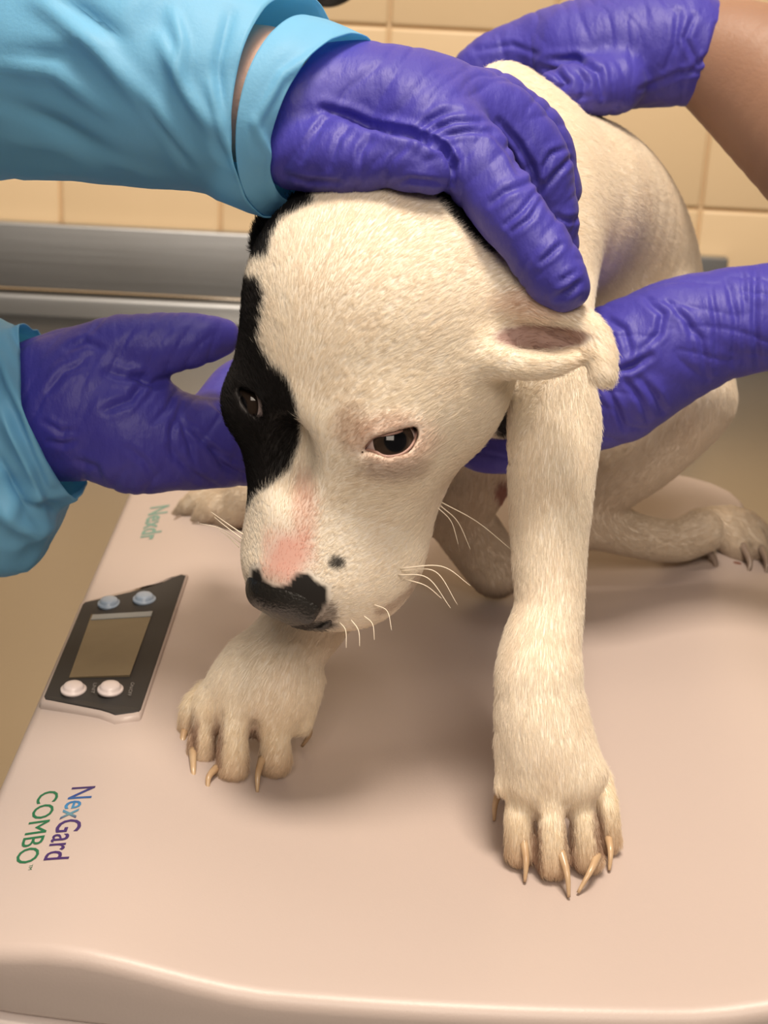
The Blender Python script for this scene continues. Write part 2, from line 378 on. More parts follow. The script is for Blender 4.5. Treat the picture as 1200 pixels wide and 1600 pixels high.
def quad_mesh(name, P, Q):
    me = bpy.data.meshes.new(name); me.vertices.add(len(P)); me.vertices.foreach_set('co', P.astype(np.float32).ravel())
    me.loops.add(len(Q)*4); me.loops.foreach_set('vertex_index', Q.astype(np.int32).ravel())
    me.polygons.add(len(Q)); me.polygons.foreach_set('loop_start', np.arange(0, len(Q)*4, 4, dtype=np.int32))
    me.update(calc_edges=True); me.validate(); return me
_LAT = RNG.random((32, 32, 32)).astype(np.float32)
def vnoise(P, scale, seed=0):
    p = P*scale+seed*7.31; i = np.floor(p).astype(int); f = p-i; f = f*f*(3-2*f); r = 0
    for dx in (0, 1):
        for dy in (0, 1):
            for dz in (0, 1):
                w = (f[:, 0] if dx else 1-f[:, 0])*(f[:, 1] if dy else 1-f[:, 1])*(f[:, 2] if dz else 1-f[:, 2])
                r = r+w*_LAT[(i[:, 0]+dx) % 32, (i[:, 1]+dy) % 32, (i[:, 2]+dz) % 32]
    return r
def seg_dist(x, y, poly):
    "distance from the points to a polyline, all in photo pixels"
    best = np.full(len(x), 1e9); tt = np.zeros(len(x)); n = len(poly)-1
    for i in range(n):
        ax, ay = poly[i]; bx, by = poly[i+1]; L2 = (bx-ax)**2+(by-ay)**2+1e-9
        t = np.clip(((x-ax)*(bx-ax)+(y-ay)*(by-ay))/L2, 0, 1); d = np.hypot(x-ax-t*(bx-ax), y-ay-t*(by-ay))
        m = d < best; best[m] = d[m]; tt[m] = (i+t[m])/n
    return best, tt
def poly_sd(x, y, poly):
    "signed distance to a polygon (negative inside), photo pixels"
    P = list(poly)+[poly[0]]; d, _ = seg_dist(x, y, P); ins = np.zeros(len(x), bool)
    for i in range(len(poly)):
        (x1, y1), (x2, y2) = P[i], P[i+1]
        c = ((y1 > y) != (y2 > y)) & (x < (x2-x1)*(y-y1)/((y2-y1) if y2 != y1 else 1e-9)+x1); ins ^= c
    return np.where(ins, -d, d)
def sstep(a, b, x): t = np.clip((x-a)/(b-a), 0, 1); return t*t*(3-2*t)

# ------------------------------------------------------------------ puppy
pup = empty('puppy', (0.02, .72, 0.0), 'white puppy with a black eye patch crouching on the scale', 'dog')
HO = at(590, 482, .640)                                  # centre of the skull
def fr(r, v, c): return r*AR+v*AU+c*AC
hn = fr(-.30, -.953, .02); hn /= np.linalg.norm(hn)
hl = fr(.80, -.25, .55); hl -= hn*(hl @ hn); hl /= np.linalg.norm(hl)
hu = np.cross(hn, hl); HR = np.array([hn, hl, hu])
def hp(n, l, u): return HO+(n*hn+l*hl+u*hu)*.001         # head frame, millimetres: forward, dog's left, up
def mm(*r): return tuple(x*.001 for x in r)
G = SDF((-.155, .50, -.004), (.285, 1.06, .385), .00135)
FLOW = []                                                # (point, direction of hair, reach)
def limb(balls, k=.012, sub=5, flow=True):
    G.chain(balls, k, sub=sub)
    if flow:
        for (a, ra), (b, rb) in zip(balls[:-1], balls[1:]):
            d = np.asarray(b)-np.asarray(a); L = np.linalg.norm(d)
            for t in (0, .5): FLOW.append((np.asarray(a)+d*t, d/(L+1e-9), max(ra, rb)))
# trunk
limb([S(760, 430, .735, 105), S(850, 330, .82, 135), S(895, 350, .875, 160), S(935, 440, .94, 158), S(945, 540, .965, 140)], .03)
limb([S(620, 430, .69, 120), S(720, 330, .735, 110), S(800, 260, .79, 95), S(850, 330, .82, 110)], .03)
limb([S(775, 128, .775, 22), S(795, 150, .785, 44), S(832, 225, .79, 60), S(852, 330, .775, 64), S(860, 450, .745, 62), S(860, 540, .70, 60)], .022)
limb([S(740, 560, .745, 100), S(800, 600, .80, 90), S(880, 640, .90, 80)], .03)          # brisket and belly
# left front leg (picture right)
limb([S(850, 440, .70, 56), S(858, 510, .674, 58), S(861, 590, .661, 62), S(866, 660, .658, 71), S(862, 740, .653, 66), S(858, 860, .650, 57), S(858, 945, .648, 52), S(846, 1010, .646, 60), S(842, 1060, .644, 66), S(843, 1115, .643, 62), S(849, 1150, .643, 60)], .014)
for (x_, y_, r_) in ((822, 1222, 24), (858, 1228, 28), (894, 1222, 27), (920, 1208, 21)): G.chain([S(848, 1125, .645, 36), S(849+(x_-849)*.5, 1180, .643, 32), S(x_, y_, .641, r_)], .013, sub=3)
# right front leg (picture left)
limb([S(640, 700, .735, 78), S(560, 850, .722, 66), S(488, 960, .712, 60), S(450, 1010, .709, 61), S(428, 1050, .707, 66), S(408, 1080, .706, 66)], .012)
G.chain([S(400, 1070, .705, 60), S(345, 1100, .706, 38)], .012); G.chain([S(410, 1070, .705, 60), S(438, 1095, .705, 40)], .012)
# hind legs
limb([S(960, 480, .93, 110), S(1040, 560, .885, 90), S(1085, 610, .872, 62), S(1078, 640, .872, 60), S(1000, 715, .888, 56), S(925, 775, .905, 44), S(880, 810, .912, 42)], .014)
limb([S(868, 825, .905, 34), S(930, 820, .908, 38), S(1000, 838, .915, 33), S(1055, 845, .918, 32), S(1095, 830, .920, 34)], .010)
limb([S(840, 500, .92, 110), S(760, 640, .87, 95), S(735, 730, .865, 70), S(720, 800, .875, 52), S(755, 860, .882, 42), S(775, 892, .885, 36)], .014)
limb([S(775, 890, .885, 30), S(690, 800, .90, 40), S(540, 790, .93, 40), S(440, 780, .948, 40), S(385, 783, .952, 36)], .012)

def toe(balls, k=.004):
    G.chain(balls, k, sub=3)
    (a, ra), (b, rb) = balls[0], balls[-1]; d = np.asarray(b)-np.asarray(a)
    FLOW.append((np.asarray(a), d/np.linalg.norm(d), ra))
# toes: left front paw
def toes(defs):
    for (kx, ky, kr, mx, my, mr, tx, ty, tr) in defs:
        zt = gz(tx, ty+tr*.93); zk = zt-.000
        toe([S(kx, ky, zk, kr), S(mx, my, zk-.006, mr), S(tx, ty, zt-.003, tr)], .0045)
toes([(822, 1225, 28, 812, 1272, 22, 813, 1330, 23), (860, 1232, 29, 861, 1282, 22, 864, 1345, 27),
      (900, 1228, 28, 911, 1278, 21, 919, 1338, 25), (930, 1220, 25, 947, 1262, 18, 952, 1314, 18)])
toes([(325, 1085, 22, 298, 1105, 15, 292, 1150, 14), (345, 1088, 25, 321, 1116, 19, 314, 1176, 22), (385, 1092, 28, 366, 1130, 22, 362, 1195, 27), (432, 1090, 29, 430, 1132, 22, 430, 1188, 25)])
GROOVE = (((837, 1258), (838, 1356), 6), ((887, 1258), (892, 1356), 6), ((931, 1250), (940, 1330), 5), ((343, 1115), (338, 1198), 7), ((398, 1115), (396, 1198), 7), ((306, 1115), (302, 1172), 4))
for (q0, q1, r_) in GROOVE:
    zt = gz(q1[0], q1[1]+18)
    G.chain([(at(*q0, zt-.010), r_*.5/F), (at(*q1, zt-.010), r_*.68/F)], .003, 'sub', sub=1)
    G.chain([(at(q0[0], q0[1]+14, zt-.004), r_*.5/F), (at(*q1, zt-.003), r_*.68/F)], .003, 'sub', sub=1)
toes([(1060, 842, 30, 1082, 845, 26, 1098, 866, 22), (1095, 828, 32, 1128, 824, 26, 1152, 862, 23), (1115, 820, 28, 1152, 815, 20, 1186, 862, 18), (1125, 818, 24, 1168, 812, 14, 1204, 848, 14)])
for (q0, q1, r_) in (((1082, 838), (1124, 868), 6), ((1128, 812), (1170, 858), 6), ((1155, 808), (1194, 852), 4)):
    zt = gz(q1[0], q1[1]+18)
    for dz_ in (-.013, -.006): G.chain([(at(*q0, zt+dz_), r_*.7/F), (at(*q1, zt+dz_), r_*.93/F)], .003, 'sub', sub=1)
G.chain([S(478, 1065, .706, 26), S(479, 1105, .706, 13), S(474, 1135, .705, 11)], .006)
G.chain([S(800, 1165, .645, 22), S(789, 1205, .644, 12), S(783, 1228, .644, 9)], .006)
toes([(362, 778, 30, 310, 786, 21, 284, 807, 15), (372, 786, 30, 332, 798, 21, 312, 820, 16), (400, 792, 28, 368, 806, 20, 350, 826, 15)])
# head, blended as one mass and then joined to the body at the neck
BODY_D = G.D; G.D = np.full_like(BODY_D, G.B)
G.chain([S(605, 440, .665, 120), S(690, 355, .715, 108), S(760, 290, .76, 95)], .02)
G.ell(hp(0, 0, 0), HR, mm(50, 48, 46), .02)
G.ell(hp(-3, 0, 2), HR, mm(45, 46.5, 44), .02)
G.ell(hp(34, 0, 6), HR, mm(36, 36, 28), .02)               # forehead
for s in (-1, 1):
    G.ell(hp(20, s*27, -17), HR, mm(34, 24, 30), .018)     # cheek
    G.ell(hp(40, s*25, 9), HR, mm(22, 15, 18), .014)       # brow
    G.ell(hp(54, s*23, -8), HR, mm(26, 15, 20), .014)      # under the eye
    G.ell(hp(90, s*17, -22), HR, mm(28, 19, 24), .012)     # flews
G.cone(hp(48, 0, -2), .030, hp(101, 0, -9), .0255, .016)   # muzzle
G.ell(hp(106, 0, -8), HR, mm(13, 19, 15), .008)
G.cone(hp(14, 2, -34), .025, hp(60, 0, -35), .023, .02)    # jaw
G.cone(hp(50, 0, -35), .022, hp(96, 0, -31), .0125, .016)
G.ell(hp(66, 0, 26), HR, mm(14, 9, 9), .012, 'sub')        # stop
# mouth line
for s in (-1, 1):
    ml = spline([hp(108, s*8, -38), hp(96, s*20, -44), hp(80, s*26, -47), hp(66, s*28, -47)], 5)
    G.chain([(p, .0012) for p in ml], .005, 'sub', sub=1)
# eyes: the lids bulge over the eyeball and open in an almond
EL = at(608, 692, .6105); ER_ = at(397, 630, .6395); ERAD = .0105
EYE_PX = [(560, 709), (572, 697), (585, 683), (607, 679), (623, 675), (647, 667), (651, 670), (649, 684), (641, 699), (628, 709), (612, 713), (599, 712), (587, 706), (573, 703)]
for e in (EL, ER_): G.ell(e, HR, (ERAD+.0007,)*3, .010)
for (x_, y_, r_) in ((566, 706, 3), (576, 700, 6), (588, 696, 13), (602, 696, 17.5), (616, 694, 19.5), (630, 689, 19), (641, 680, 13), (647, 673, 6)):
    G.cone(at(x_, y_, .590), r_*.6/F, at(x_, y_, .612), r_*.6/F, .0012, 'sub')
for (x_, y_, r_) in ((380, 612, 8), (390, 624, 13), (399, 636, 14), (407, 648, 7)):
    G.cone(at(x_, y_, .60), r_*.62/F, at(x_, y_, .64), r_*.62/F, .0012, 'sub')
# ear, dog's left: base fold, opening, hanging tip
limb([S(745, 455, .622, 60), S(800, 462, .614, 46), S(858, 484, .608, 33), S(905, 506, .605, 24), S(925, 520, .604, 19)], .010)
limb([S(750, 548, .616, 44), S(800, 566, .606, 26), S(855, 566, .603, 24), S(895, 552, .603, 20), S(915, 535, .604, 16)], .007)
G.ell(at(845, 527, .594), np.array([fr(.98, -.12, 0), fr(.12, .98, 0), fr(0, 0, 1)]), (.0190, .0056, .012), .003, 'sub')
limb([S(775, 515, .626, 46), S(850, 525, .616, 34), S(915, 527, .610, 20)], .004)
G.ell(at(845, 527, .5985), np.array([fr(.98, -.12, 0), fr(.12, .98, 0), fr(0, 0, 1)]), (.0185, .0052, .0085), .003, 'sub')
limb([S(915, 512, .606, 20), S(935, 545, .603, 25), S(941, 582, .601, 22)], .004)
# ear, dog's right (black)
limb([S(490, 340, .655, 36), S(446, 332, .657, 30), S(416, 360, .660, 21), S(402, 386, .661, 12)], .006)
G.D = SDF.smin(BODY_D, G.D, .006); del BODY_D
G.floor(.0004)
PP, PQ = G.mesh(2)
PN = vnormals(PP, PQ)

HEADZ = .70
def pigment(P, N, jit=0.0):
    "coat colour, a fixed property of each place on the skin"
    x, y, z = px_of(P); n = len(P)
    if jit: x = x+RNG.normal(0, jit, n); y = y+RNG.normal(0, jit, n)
    C = np.tile(np.array([.955, .885, .775]), (n, 1))
    def mixc(c, w): C[:] = C*(1-w[:, None])+np.array(c)*w[:, None]
    q = (P-HO)*1000; qn, ql, qu = q @ hn, q @ hl, q @ hu
    head = ((qn/115)**2+(ql/75)**2+((qu+5)/75)**2) < 1.35
    mott = vnoise(P, 90, 1); mixc((.93, .83, .70), .30*sstep(.45, .8, mott))
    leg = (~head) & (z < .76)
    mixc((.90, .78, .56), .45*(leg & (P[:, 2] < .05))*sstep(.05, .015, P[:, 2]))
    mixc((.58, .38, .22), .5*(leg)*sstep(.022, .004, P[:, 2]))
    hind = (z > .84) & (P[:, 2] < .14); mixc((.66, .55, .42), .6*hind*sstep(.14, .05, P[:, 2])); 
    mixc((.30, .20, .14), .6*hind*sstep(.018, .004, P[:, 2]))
    # pink on the muzzle, darker brown round the eye and brow, pinkish ear
    e = np.hypot((x-448)/44, (y-872)/52); mixc((.80, .33, .26), head*.70*sstep(1.25, .35, e+.5*(vnoise(P, 160, 8)-.5)))
    e = np.hypot((x-475)/26, (y-800)/70); mixc((.80, .42, .32), head*.40*sstep(1.2, .3, e))
    e = np.hypot((x-612)/70, (y-690)/46); mixc((.62, .40, .30), head*.60*sstep(1.25, .5, e))
    e = np.hypot((x-545)/34, (y-670)/44); mixc((.55, .36, .24), head*.45*sstep(1.2, .3, e))
    e = np.hypot((x-610)/60, (y-735)/22); mixc((.52, .40, .34), head*.45*sstep(1.2, .4, e))
    e = np.hypot((x-830)/75, (y-475)/32); mixc((.80, .52, .40), head*.40*sstep(1.2, .3, e))
    e = np.hypot((x-845)/80, (y-527)/21); inner = sstep(1.05, .8, e)*(z < .632); mixc((.34, .19, .17), .85*inner)
    e = np.hypot((x-470)/20, (y-860)/20)
    # black patch over the right eye
    patch = [(300, 425), (405, 440), (412, 470), (404, 540), (424, 574), (450, 598), (466, 645), (468, 690), (452, 735), (428, 755), (398, 775), (383, 800), (300, 800)]
    sd = poly_sd(x, y, patch); mixc((.014, .012, .012), head*sstep(4, -4, sd))
    far = head & (ql < -30) & (qn > -30) & (qn < 76) & (N @ AC < .1); mixc((.014, .012, .012), far*1.0)
    for poly in ([(380, 290), (482, 296), (488, 318), (462, 330), (438, 345), (424, 372), (416, 405), (380, 410)],
                 [(645, 270), (705, 280), (830, 395), (800, 400), (765, 394), (725, 362), (698, 330), (680, 305)]):
        mixc((.016, .016, .018), head*sstep(4, -4, poly_sd(x, y, poly)))
    mixc((.02, .018, .018), (z > .66)*(z < .80)*sstep(4, -4, poly_sd(x, y, [(760, 640), (797, 620), (797, 685), (775, 680)])))
    e = np.hypot((x-787)/13, (y-768)/18); mixc((.42, .17, .15), .8*(z > .8)*sstep(1.2, .7, e))
    # spots beside the nose, dark lip
    for (cx, cy, rx, ry, c, w) in ((525, 880, 14, 11, (.06, .055, .05), .95), (506, 958, 22, 22, (.20, .15, .13), .7), (478, 978, 50, 9, (.05, .045, .045), .9)):
        e = np.hypot((x-cx)/rx, (y-cy)/ry); mixc(c, head*w*sstep(1.2, .6, e))
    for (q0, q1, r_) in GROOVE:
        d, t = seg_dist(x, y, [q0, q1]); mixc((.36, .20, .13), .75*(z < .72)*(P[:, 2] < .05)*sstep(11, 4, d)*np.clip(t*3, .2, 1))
    nose = poly_sd(x, y, NOSE_PX); mixc((.02, .018, .017), head*sstep(3, -3, nose))
    d, _ = seg_dist(x, y, [(652, 905), (640, 925), (612, 948), (590, 958)]); mixc((.45, .30, .22), head*.5*sstep(9, 2, d))
    return np.clip(C, 0, 1)
NOSE_PX = [(393, 890), (405, 888), (411, 905), (428, 917), (450, 914), (462, 897), (482, 895), (493, 908), (512, 918), (512, 938), (500, 958), (478, 972), (445, 975), (412, 962), (392, 936)]
me = quad_mesh('body', PP, PQ)
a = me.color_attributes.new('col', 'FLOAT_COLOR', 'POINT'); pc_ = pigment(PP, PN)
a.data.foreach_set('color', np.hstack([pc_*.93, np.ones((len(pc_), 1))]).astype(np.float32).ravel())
body = link('body', me, M_HIDE, pup)

# eyes
def eye_material(name, fwd):
    m = bpy.data.materials.new(name); m.use_nodes = True; nt = m.node_tree; b = nt.nodes['Principled BSDF']
    b.inputs['Roughness'].default_value = .08; b.inputs['Specular IOR Level'].default_value = .35
    tc = nt.nodes.new('ShaderNodeTexCoord'); dt = nt.nodes.new('ShaderNodeVectorMath'); dt.operation = 'NORMALIZE'; d2 = nt.nodes.new('ShaderNodeVectorMath'); d2.operation = 'DOT_PRODUCT'
    nt.links.new(tc.outputs['Object'], dt.inputs[0]); nt.links.new(dt.outputs[0], d2.inputs[0]); d2.inputs[1].default_value = fwd
    cr = nt.nodes.new('ShaderNodeValToRGB'); nt.links.new(d2.outputs['Value'], cr.inputs[0]); nt.links.new(cr.outputs[0], b.inputs['Base Color'])
    e = cr.color_ramp.elements; e[0].position = .50; e[0].color = (.50, .38, .36, 1); e[1].position = .975; e[1].color = (.004, .004, .005, 1)
    for p, c in ((.665, (.58, .47, .45, 1)), (.685, (.03, .02, .015, 1)), (.76, (.045, .03, .022, 1)), (.90, (.035, .024, .018, 1)), (.925, (.006, .006, .007, 1))): k = e.new(p); k.color = c
    return m
def uvs(name, c, r, m, parent):
    bm = bmesh.new(); bmesh.ops.create_uvsphere(bm, u_segments=40, v_segments=24, radius=r); me = from_bm(name, bm)
    o = link(name, me, m, parent); o.location = c; return o
gaze = fr(.23, .05, .97); gaze /= np.linalg.norm(gaze)
gz2 = fr(-.55, -.15, .8); gz2 /= np.linalg.norm(gz2)
eye1 = uvs('eye', EL, ERAD, eye_material('brown_eye', gaze), pup)
eye2 = uvs('eye', ER_, ERAD, eye_material('dark_eye', gz2), pup)
# eyelid rims
rim = []
for (x_, y_) in EYE_PX+[EYE_PX[0]]:
    d = AF+AR*(x_-600)/F+AU*(800-y_)/F; d /= np.linalg.norm(d); oc = CPOS-EL; bq = oc @ d; rr = ERAD+.0003; disc = bq*bq-(oc @ oc-rr*rr)
    t = -bq-math.sqrt(max(disc, 0)); rim.append(CPOS+d*t)
lid = link('eyelid', tube_me('eyelid', spline(rim, 5), .0005, 8, cap=False), M_LID, pup)
# nose leather
g = SDF(hp(112, 0, -6)-.032, hp(112, 0, -6)+.032, .0006)
g.ell(hp(116.5, 0, -4), HR, mm(10, 17, 13), .006)
g.ell(hp(112, 0, 6), HR, mm(10, 14.5, 7), .006)
for s in (-1, 1):
    g.ell(hp(115, s*12.5, -4.5), HR, mm(10, 8, 10), .005)
    g.chain([(hp(126.5, s*7, -4), .0036), (hp(122.5, s*12.5, -3), .0030), (hp(115, s*21.5, 0), .0018)], .003, 'sub')
g.chain([(hp(126.5, 0, 0), .0007), (hp(127, 0, -8), .0011), (hp(121, 0, -18), .0012)], .003, 'sub')
P, Q = g.mesh(1); link('nose', quad_mesh('nose', P, Q), M_NOSE, pup)

def surf(px, py, default, rad=7):
    "distance of the coat surface at a place"
    m = np.hypot(VX-px, VY-py) < rad; return float(VZ[m].min()) if m.any() else default
VX, VY, VZ = px_of(PP)
# claws
def claw(px, m=M_CLAW, r0=7.0, ground=True):
    (x0, y0), (x1, y1), (x2, y2) = px
    z2 = gz(x2, y2, .0012) if ground else ground_z; z0 = surf(x0, y0, z2+.008)+.0022; z0 = min(max(z0, z2-.002), z2+.02)
    pts = np.array([at(x0, y0, z0), at(x1, y1, z2+(z0-z2)*.35-.001), at(x2, y2, z2)]); P = spline(pts, 6)
    R = np.linspace(1, .26, len(P))**.8*r0*.65/F
    link('claw', tube_me('claw', P, R, 10), m, pup)
for c in (((818, 1312), (822, 1345), (820, 1378)), ((876, 1330), (886, 1365), (889, 1402)), ((934, 1336), (922, 1362), (903, 1395)), ((950, 1306), (954, 1330), (952, 1360)), ((784, 1228), (774, 1255), (772, 1282)),
          ((301, 1172), (302, 1200), (302, 1233)), ((338, 1200), (326, 1215), (324, 1244)), ((410, 1185), (403, 1210), (402, 1238)), ((289, 1140), (285, 1160), (288, 1182)), ((478, 1120), (484, 1145), (472, 1166))):
    claw(c, M_CLAW, 7.2)
for c in (((1106, 858), (1118, 880), (1112, 906)), ((1160, 852), (1172, 880), (1163, 906)), ((1188, 855), (1198, 878), (1196, 902)), ((283, 808), (268, 822), (263, 838)), ((312, 818), (296, 826), (292, 840)), ((355, 815), (340, 830), (338, 842))):
    claw(c, M_CLAWD, 9)
# pads showing under the splayed hind foot
for (x, y, rx, ry) in ((1072, 880, 32, 15), (1140, 886, 24, 10)):
    z = gz(x, y+ry*.9); bm = bmesh.new(); bmesh.ops.create_uvsphere(bm, u_segments=20, v_segments=12, radius=1)
    for v in bm.verts:
        p = at(x, y, z)+(fr(1, 0, 0)*v.co.x*rx+fr(0, 1, 0)*v.co.y*ry+fr(0, 0, 1)*v.co.z*20)*z/F; v.co = p
    link('paw_pad', from_bm('paw_pad', bm), M_PAD, pup)

# whiskers
for (a0, a1, a2, z0, dz) in (((625, 888), (690, 885), (735, 915), .600, -.01), ((628, 892), (680, 893), (715, 945), .600, -.01), ((622, 898), (668, 903), (704, 950), .600, -.015), ((632, 905), (665, 915), (690, 935), .602, -.01),
                             ((690, 785), (745, 815), (798, 858), .612, 0), ((688, 790), (715, 815), (735, 858), .612, 0), ((684, 793), (705, 815), (716, 850), .612, 0),
                             ((585, 945), (605, 955), (612, 985), .602, -.01), ((568, 962), (582, 975), (585, 1000), .604, -.01), ((548, 968), (560, 985), (562, 1010), .604, -.01), ((530, 972), (540, 985), (541, 1012), .604, -.01),
                             ((380, 835), (355, 818), (330, 800), .625, .0), ((378, 842), (352, 822), (335, 808), .625, .0), ((376, 848), (345, 826), (312, 818), .625, 0), ((374, 855), (356, 838), (342, 828), .625, 0)):
    z0 = surf(a0[0], a0[1], z0, 10)+.0012
    P = spline([at(*a0, z0), at(*a1, z0+dz*.5), at(*a2, z0+dz)], 8); link('whisker', tube_me('whisker', P, np.linspace(.00028, .00008, len(P)), 5), M_WHISK, pup)

# fur
def make_fur(P, Q, N, count):
    a, b, c, d = (P[Q[:, i]] for i in range(4)); area_ = .5*np.linalg.norm(np.cross(c-a, d-b), axis=1)
    fc = (N[Q[:, 0]] @ AC); wgt = area_*np.where(fc > -.35, 1.0, .12)
    idx = RNG.choice(len(Q), count, p=wgt/wgt.sum()); u = RNG.random((count, 1)); v = RNG.random((count, 1)); q = Q[idx]
    w = [(1-u)*(1-v), u*(1-v), u*v, (1-u)*v]
    R = sum(w[i]*P[q[:, i]] for i in range(4)); n = sum(w[i]*N[q[:, i]] for i in range(4)); n /= np.linalg.norm(n, axis=1)[:, None]
    hq = (R-HO)*1000; qn, ql, qu = hq @ hn, hq @ hl, hq @ hu
    head = ((qn/np.where(qn > 0, 170, 75))**2+(ql/66)**2+((qu+8)/64)**2) < 1.0
    D = np.zeros_like(R); wt = np.full(len(R), 1e-9)
    for (p, dd, rr) in FLOW:
        ww = np.exp(-((np.linalg.norm(R-p, axis=1))/(rr*.8+.008))**2); D += ww[:, None]*dd; wt += ww
    D /= wt[:, None]
    hd = -hn*.9+hl*(ql/60)[:, None]*.9-hu*.35+0*D
    D = np.where(head[:, None], hd, D)+np.array([0, 0, -.05])
    D += .05*np.stack([vnoise(R, 130, s)-.5 for s in (3, 4, 5)], 1)*1.6
    D -= n*np.einsum('ij,ij->i', D, n)[:, None]; D /= np.linalg.norm(D, axis=1)[:, None]+1e-6
    x, y, z = px_of(R)
    L = .0036*(.7+.6*RNG.random(count))
    L = np.where(head, L*.85, L); L = np.where(head & (qn > 80), L*.62, L); L = np.where(R[:, 2] < .05, L*.9, L)
    eyed = np.where(z < .63, poly_sd(x, y, EYE_PX), 99); eyer = np.where(head, np.hypot(x-394, (y-630)), 99); L *= np.clip(eyed/22, 0, 1)*.7+.3
    inner = (np.hypot((x-845)/78, (y-527)/20) < 1) & (z < .632)
    keep = (eyed > 2) & (eyer > 20) & ~(head & (poly_sd(x, y, NOSE_PX) < 3)) & ~(inner & (RNG.random(count) < .85)) & (R[:, 2] > .0015)
    pinkz = head & (np.hypot((x-448)/40, (y-872)/46) < 1); pw = sstep(1.2, .3, np.hypot((x-448)/40, (y-872)/46)); L = np.where(pinkz, L*(1-.4*pw), L); keep &= ~(head & (RNG.random(count) < .75*pw))
    R, n, D, L = R[keep], n[keep], D[keep], L[keep][:, None]; m = len(R)
    jit = RNG.normal(0, .075, (m, 3)); lift = .20+.12*RNG.random((m, 1))
    d1 = D+n*lift*1.3+jit; d1 /= np.linalg.norm(d1, axis=1)[:, None]; d2 = D+n*lift*.35+jit*1.2; d2 /= np.linalg.norm(d2, axis=1)[:, None]
    p0 = R-n*.00012; p1 = p0+d1*L*.5; p2 = p1+d2*L*.5; p2[:, 2] = np.maximum(p2[:, 2], .0008)
    pts = np.stack([p0, p1, p2], 1).reshape(-1, 3).astype(np.float32)
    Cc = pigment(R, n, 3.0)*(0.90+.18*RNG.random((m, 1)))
    hc = bpy.data.hair_curves.new('fur'); hc.add_curves([3]*m)
    hc.points.foreach_set('position', pts.ravel())
    rad = np.tile(np.array([.000055, .00005, .000018], np.float32), m)
    ra = hc.attributes.get('radius') or hc.attributes.new('radius', 'FLOAT', 'POINT'); ra.data.foreach_set('value', rad)
    ca = hc.attributes.new('col', 'FLOAT_COLOR', 'CURVE'); ca.data.foreach_set('color', np.hstack([np.clip(Cc, 0, 1), np.ones((m, 1))]).astype(np.float32).ravel())
    o = bpy.data.objects.new('fur', hc); COL.objects.link(o); hc.materials.append(M_FUR); o.parent = pup; o.matrix_parent_inverse = Matrix.Translation(-pup.location); o['kind'] = 'stuff'
    return o
make_fur(PP, PQ, PN, 720000)

# ------------------------------------------------------------------ people: gloved hands, sleeves
def glove_mesh(name, chains, parent, k=.006, creases=(), h=.0010, amp=.0006, subs=(), stretch=None, wr_dir=None, mt=None):
    allp = np.array([np.r_[c, r] for ch in chains for (c, r) in ch[0]])
    m = allp[:, 3].max()+.008
    s = SDF(allp[:, :3].min(0)-m, allp[:, :3].max(0)+m, h)
    for ch in chains: s.chain(ch[0], ch[1] if len(ch) > 1 else k, sub=5)
    for ch in subs: s.chain(ch[0], ch[1], 'sub', sub=4)
    P, Q = s.mesh(2); N = vnormals(P, Q)
    # loose-film wrinkles: stretched ridged noise, then the folds the photo shows
    if wr_dir is not None:
        w = np.asarray(wr_dir, float); w /= np.linalg.norm(w); along = (P @ w)[:, None]*w; Pw = along+(P-along)*.22
        P = P-N*(amp*(1-np.abs(2*vnoise(Pw, 160, 2)-1))**3)[:, None]*1.4
    P = P+N*(amp*.9*(vnoise(P, 75, 5)-.5)*2)[:, None]
    x, y, z = px_of(P); fc = N @ AC
    for (poly, wd, dp) in creases:
        d, t = seg_dist(x, y, poly); fade = np.sin(np.clip(t*.9+.05, 0, 1)*math.pi)**.5*np.clip((fc-.05)/.25, 0, 1)
        P = P+N*((-dp*np.exp(-(d/wd)**2)+.55*dp*np.exp(-((d-2.2*wd)/(1.3*wd))**2))*fade*.001)[:, None]
    return link(name, quad_mesh(name, P, Q), mt or M_GLOVE, parent)
def skin_mesh(name, chains, parent, k=.008):
    return glove_mesh(name, [(c,) for c in chains], parent, k, h=.0016, amp=.0001, mt=M_SKINL if parent is p1 else M_SKIN_SHADE)

p1 = empty('person', (-.20, .70, .10), 'person in light blue gown and purple gloves reaching in from the left', 'person')
p2 = empty('person', (.25, .85, .15), 'person with bare forearms and purple gloves reaching in from the right', 'person')

# --- hand on the puppy's head (left hand, back up, thumb to the viewer)
Z = .585
skin_mesh('arm', [[S(-260, 60, 0.675, 135), S(60, 110, 0.650, 120), S(300, 140, 0.635, 105), S(425, 150, 0.630, 103), S(500, 165, 0.627, 66)]], p1)
chains = [
    ([S(476, 170, 0.628, 96), S(540, 166, 0.626, 86), S(610, 162, 0.624, 78), S(680, 182, 0.623, 70)], .010),
    ([S(560, 150, 0.635, 70), S(660, 150, 0.637, 62), S(745, 185, 0.639, 62)], .016),
    ([S(470, 236, 0.619, 66), S(545, 250, 0.608, 57), S(605, 250, 0.601, 46), S(648, 260, 0.598, 42), S(672, 270, 0.598, 34)], .003),          # thumb
    ([S(650, 195, .620, 78), S(715, 230, .612, 66), S(772, 300, .605, 58), S(822, 365, .600, 55), S(862, 420, .598, 53), S(882, 446, .598, 43)], .006),  # index
    ([S(690, 165, 0.637, 66), S(780, 190, 0.639, 62), S(838, 255, 0.643, 54), S(862, 330, 0.649, 44), S(872, 380, 0.655, 34)], .006),                        # middle
    ([S(700, 155, 0.650, 58), S(770, 165, 0.657, 54), S(840, 220, 0.667, 50), S(868, 300, 0.677, 42)], .006)]
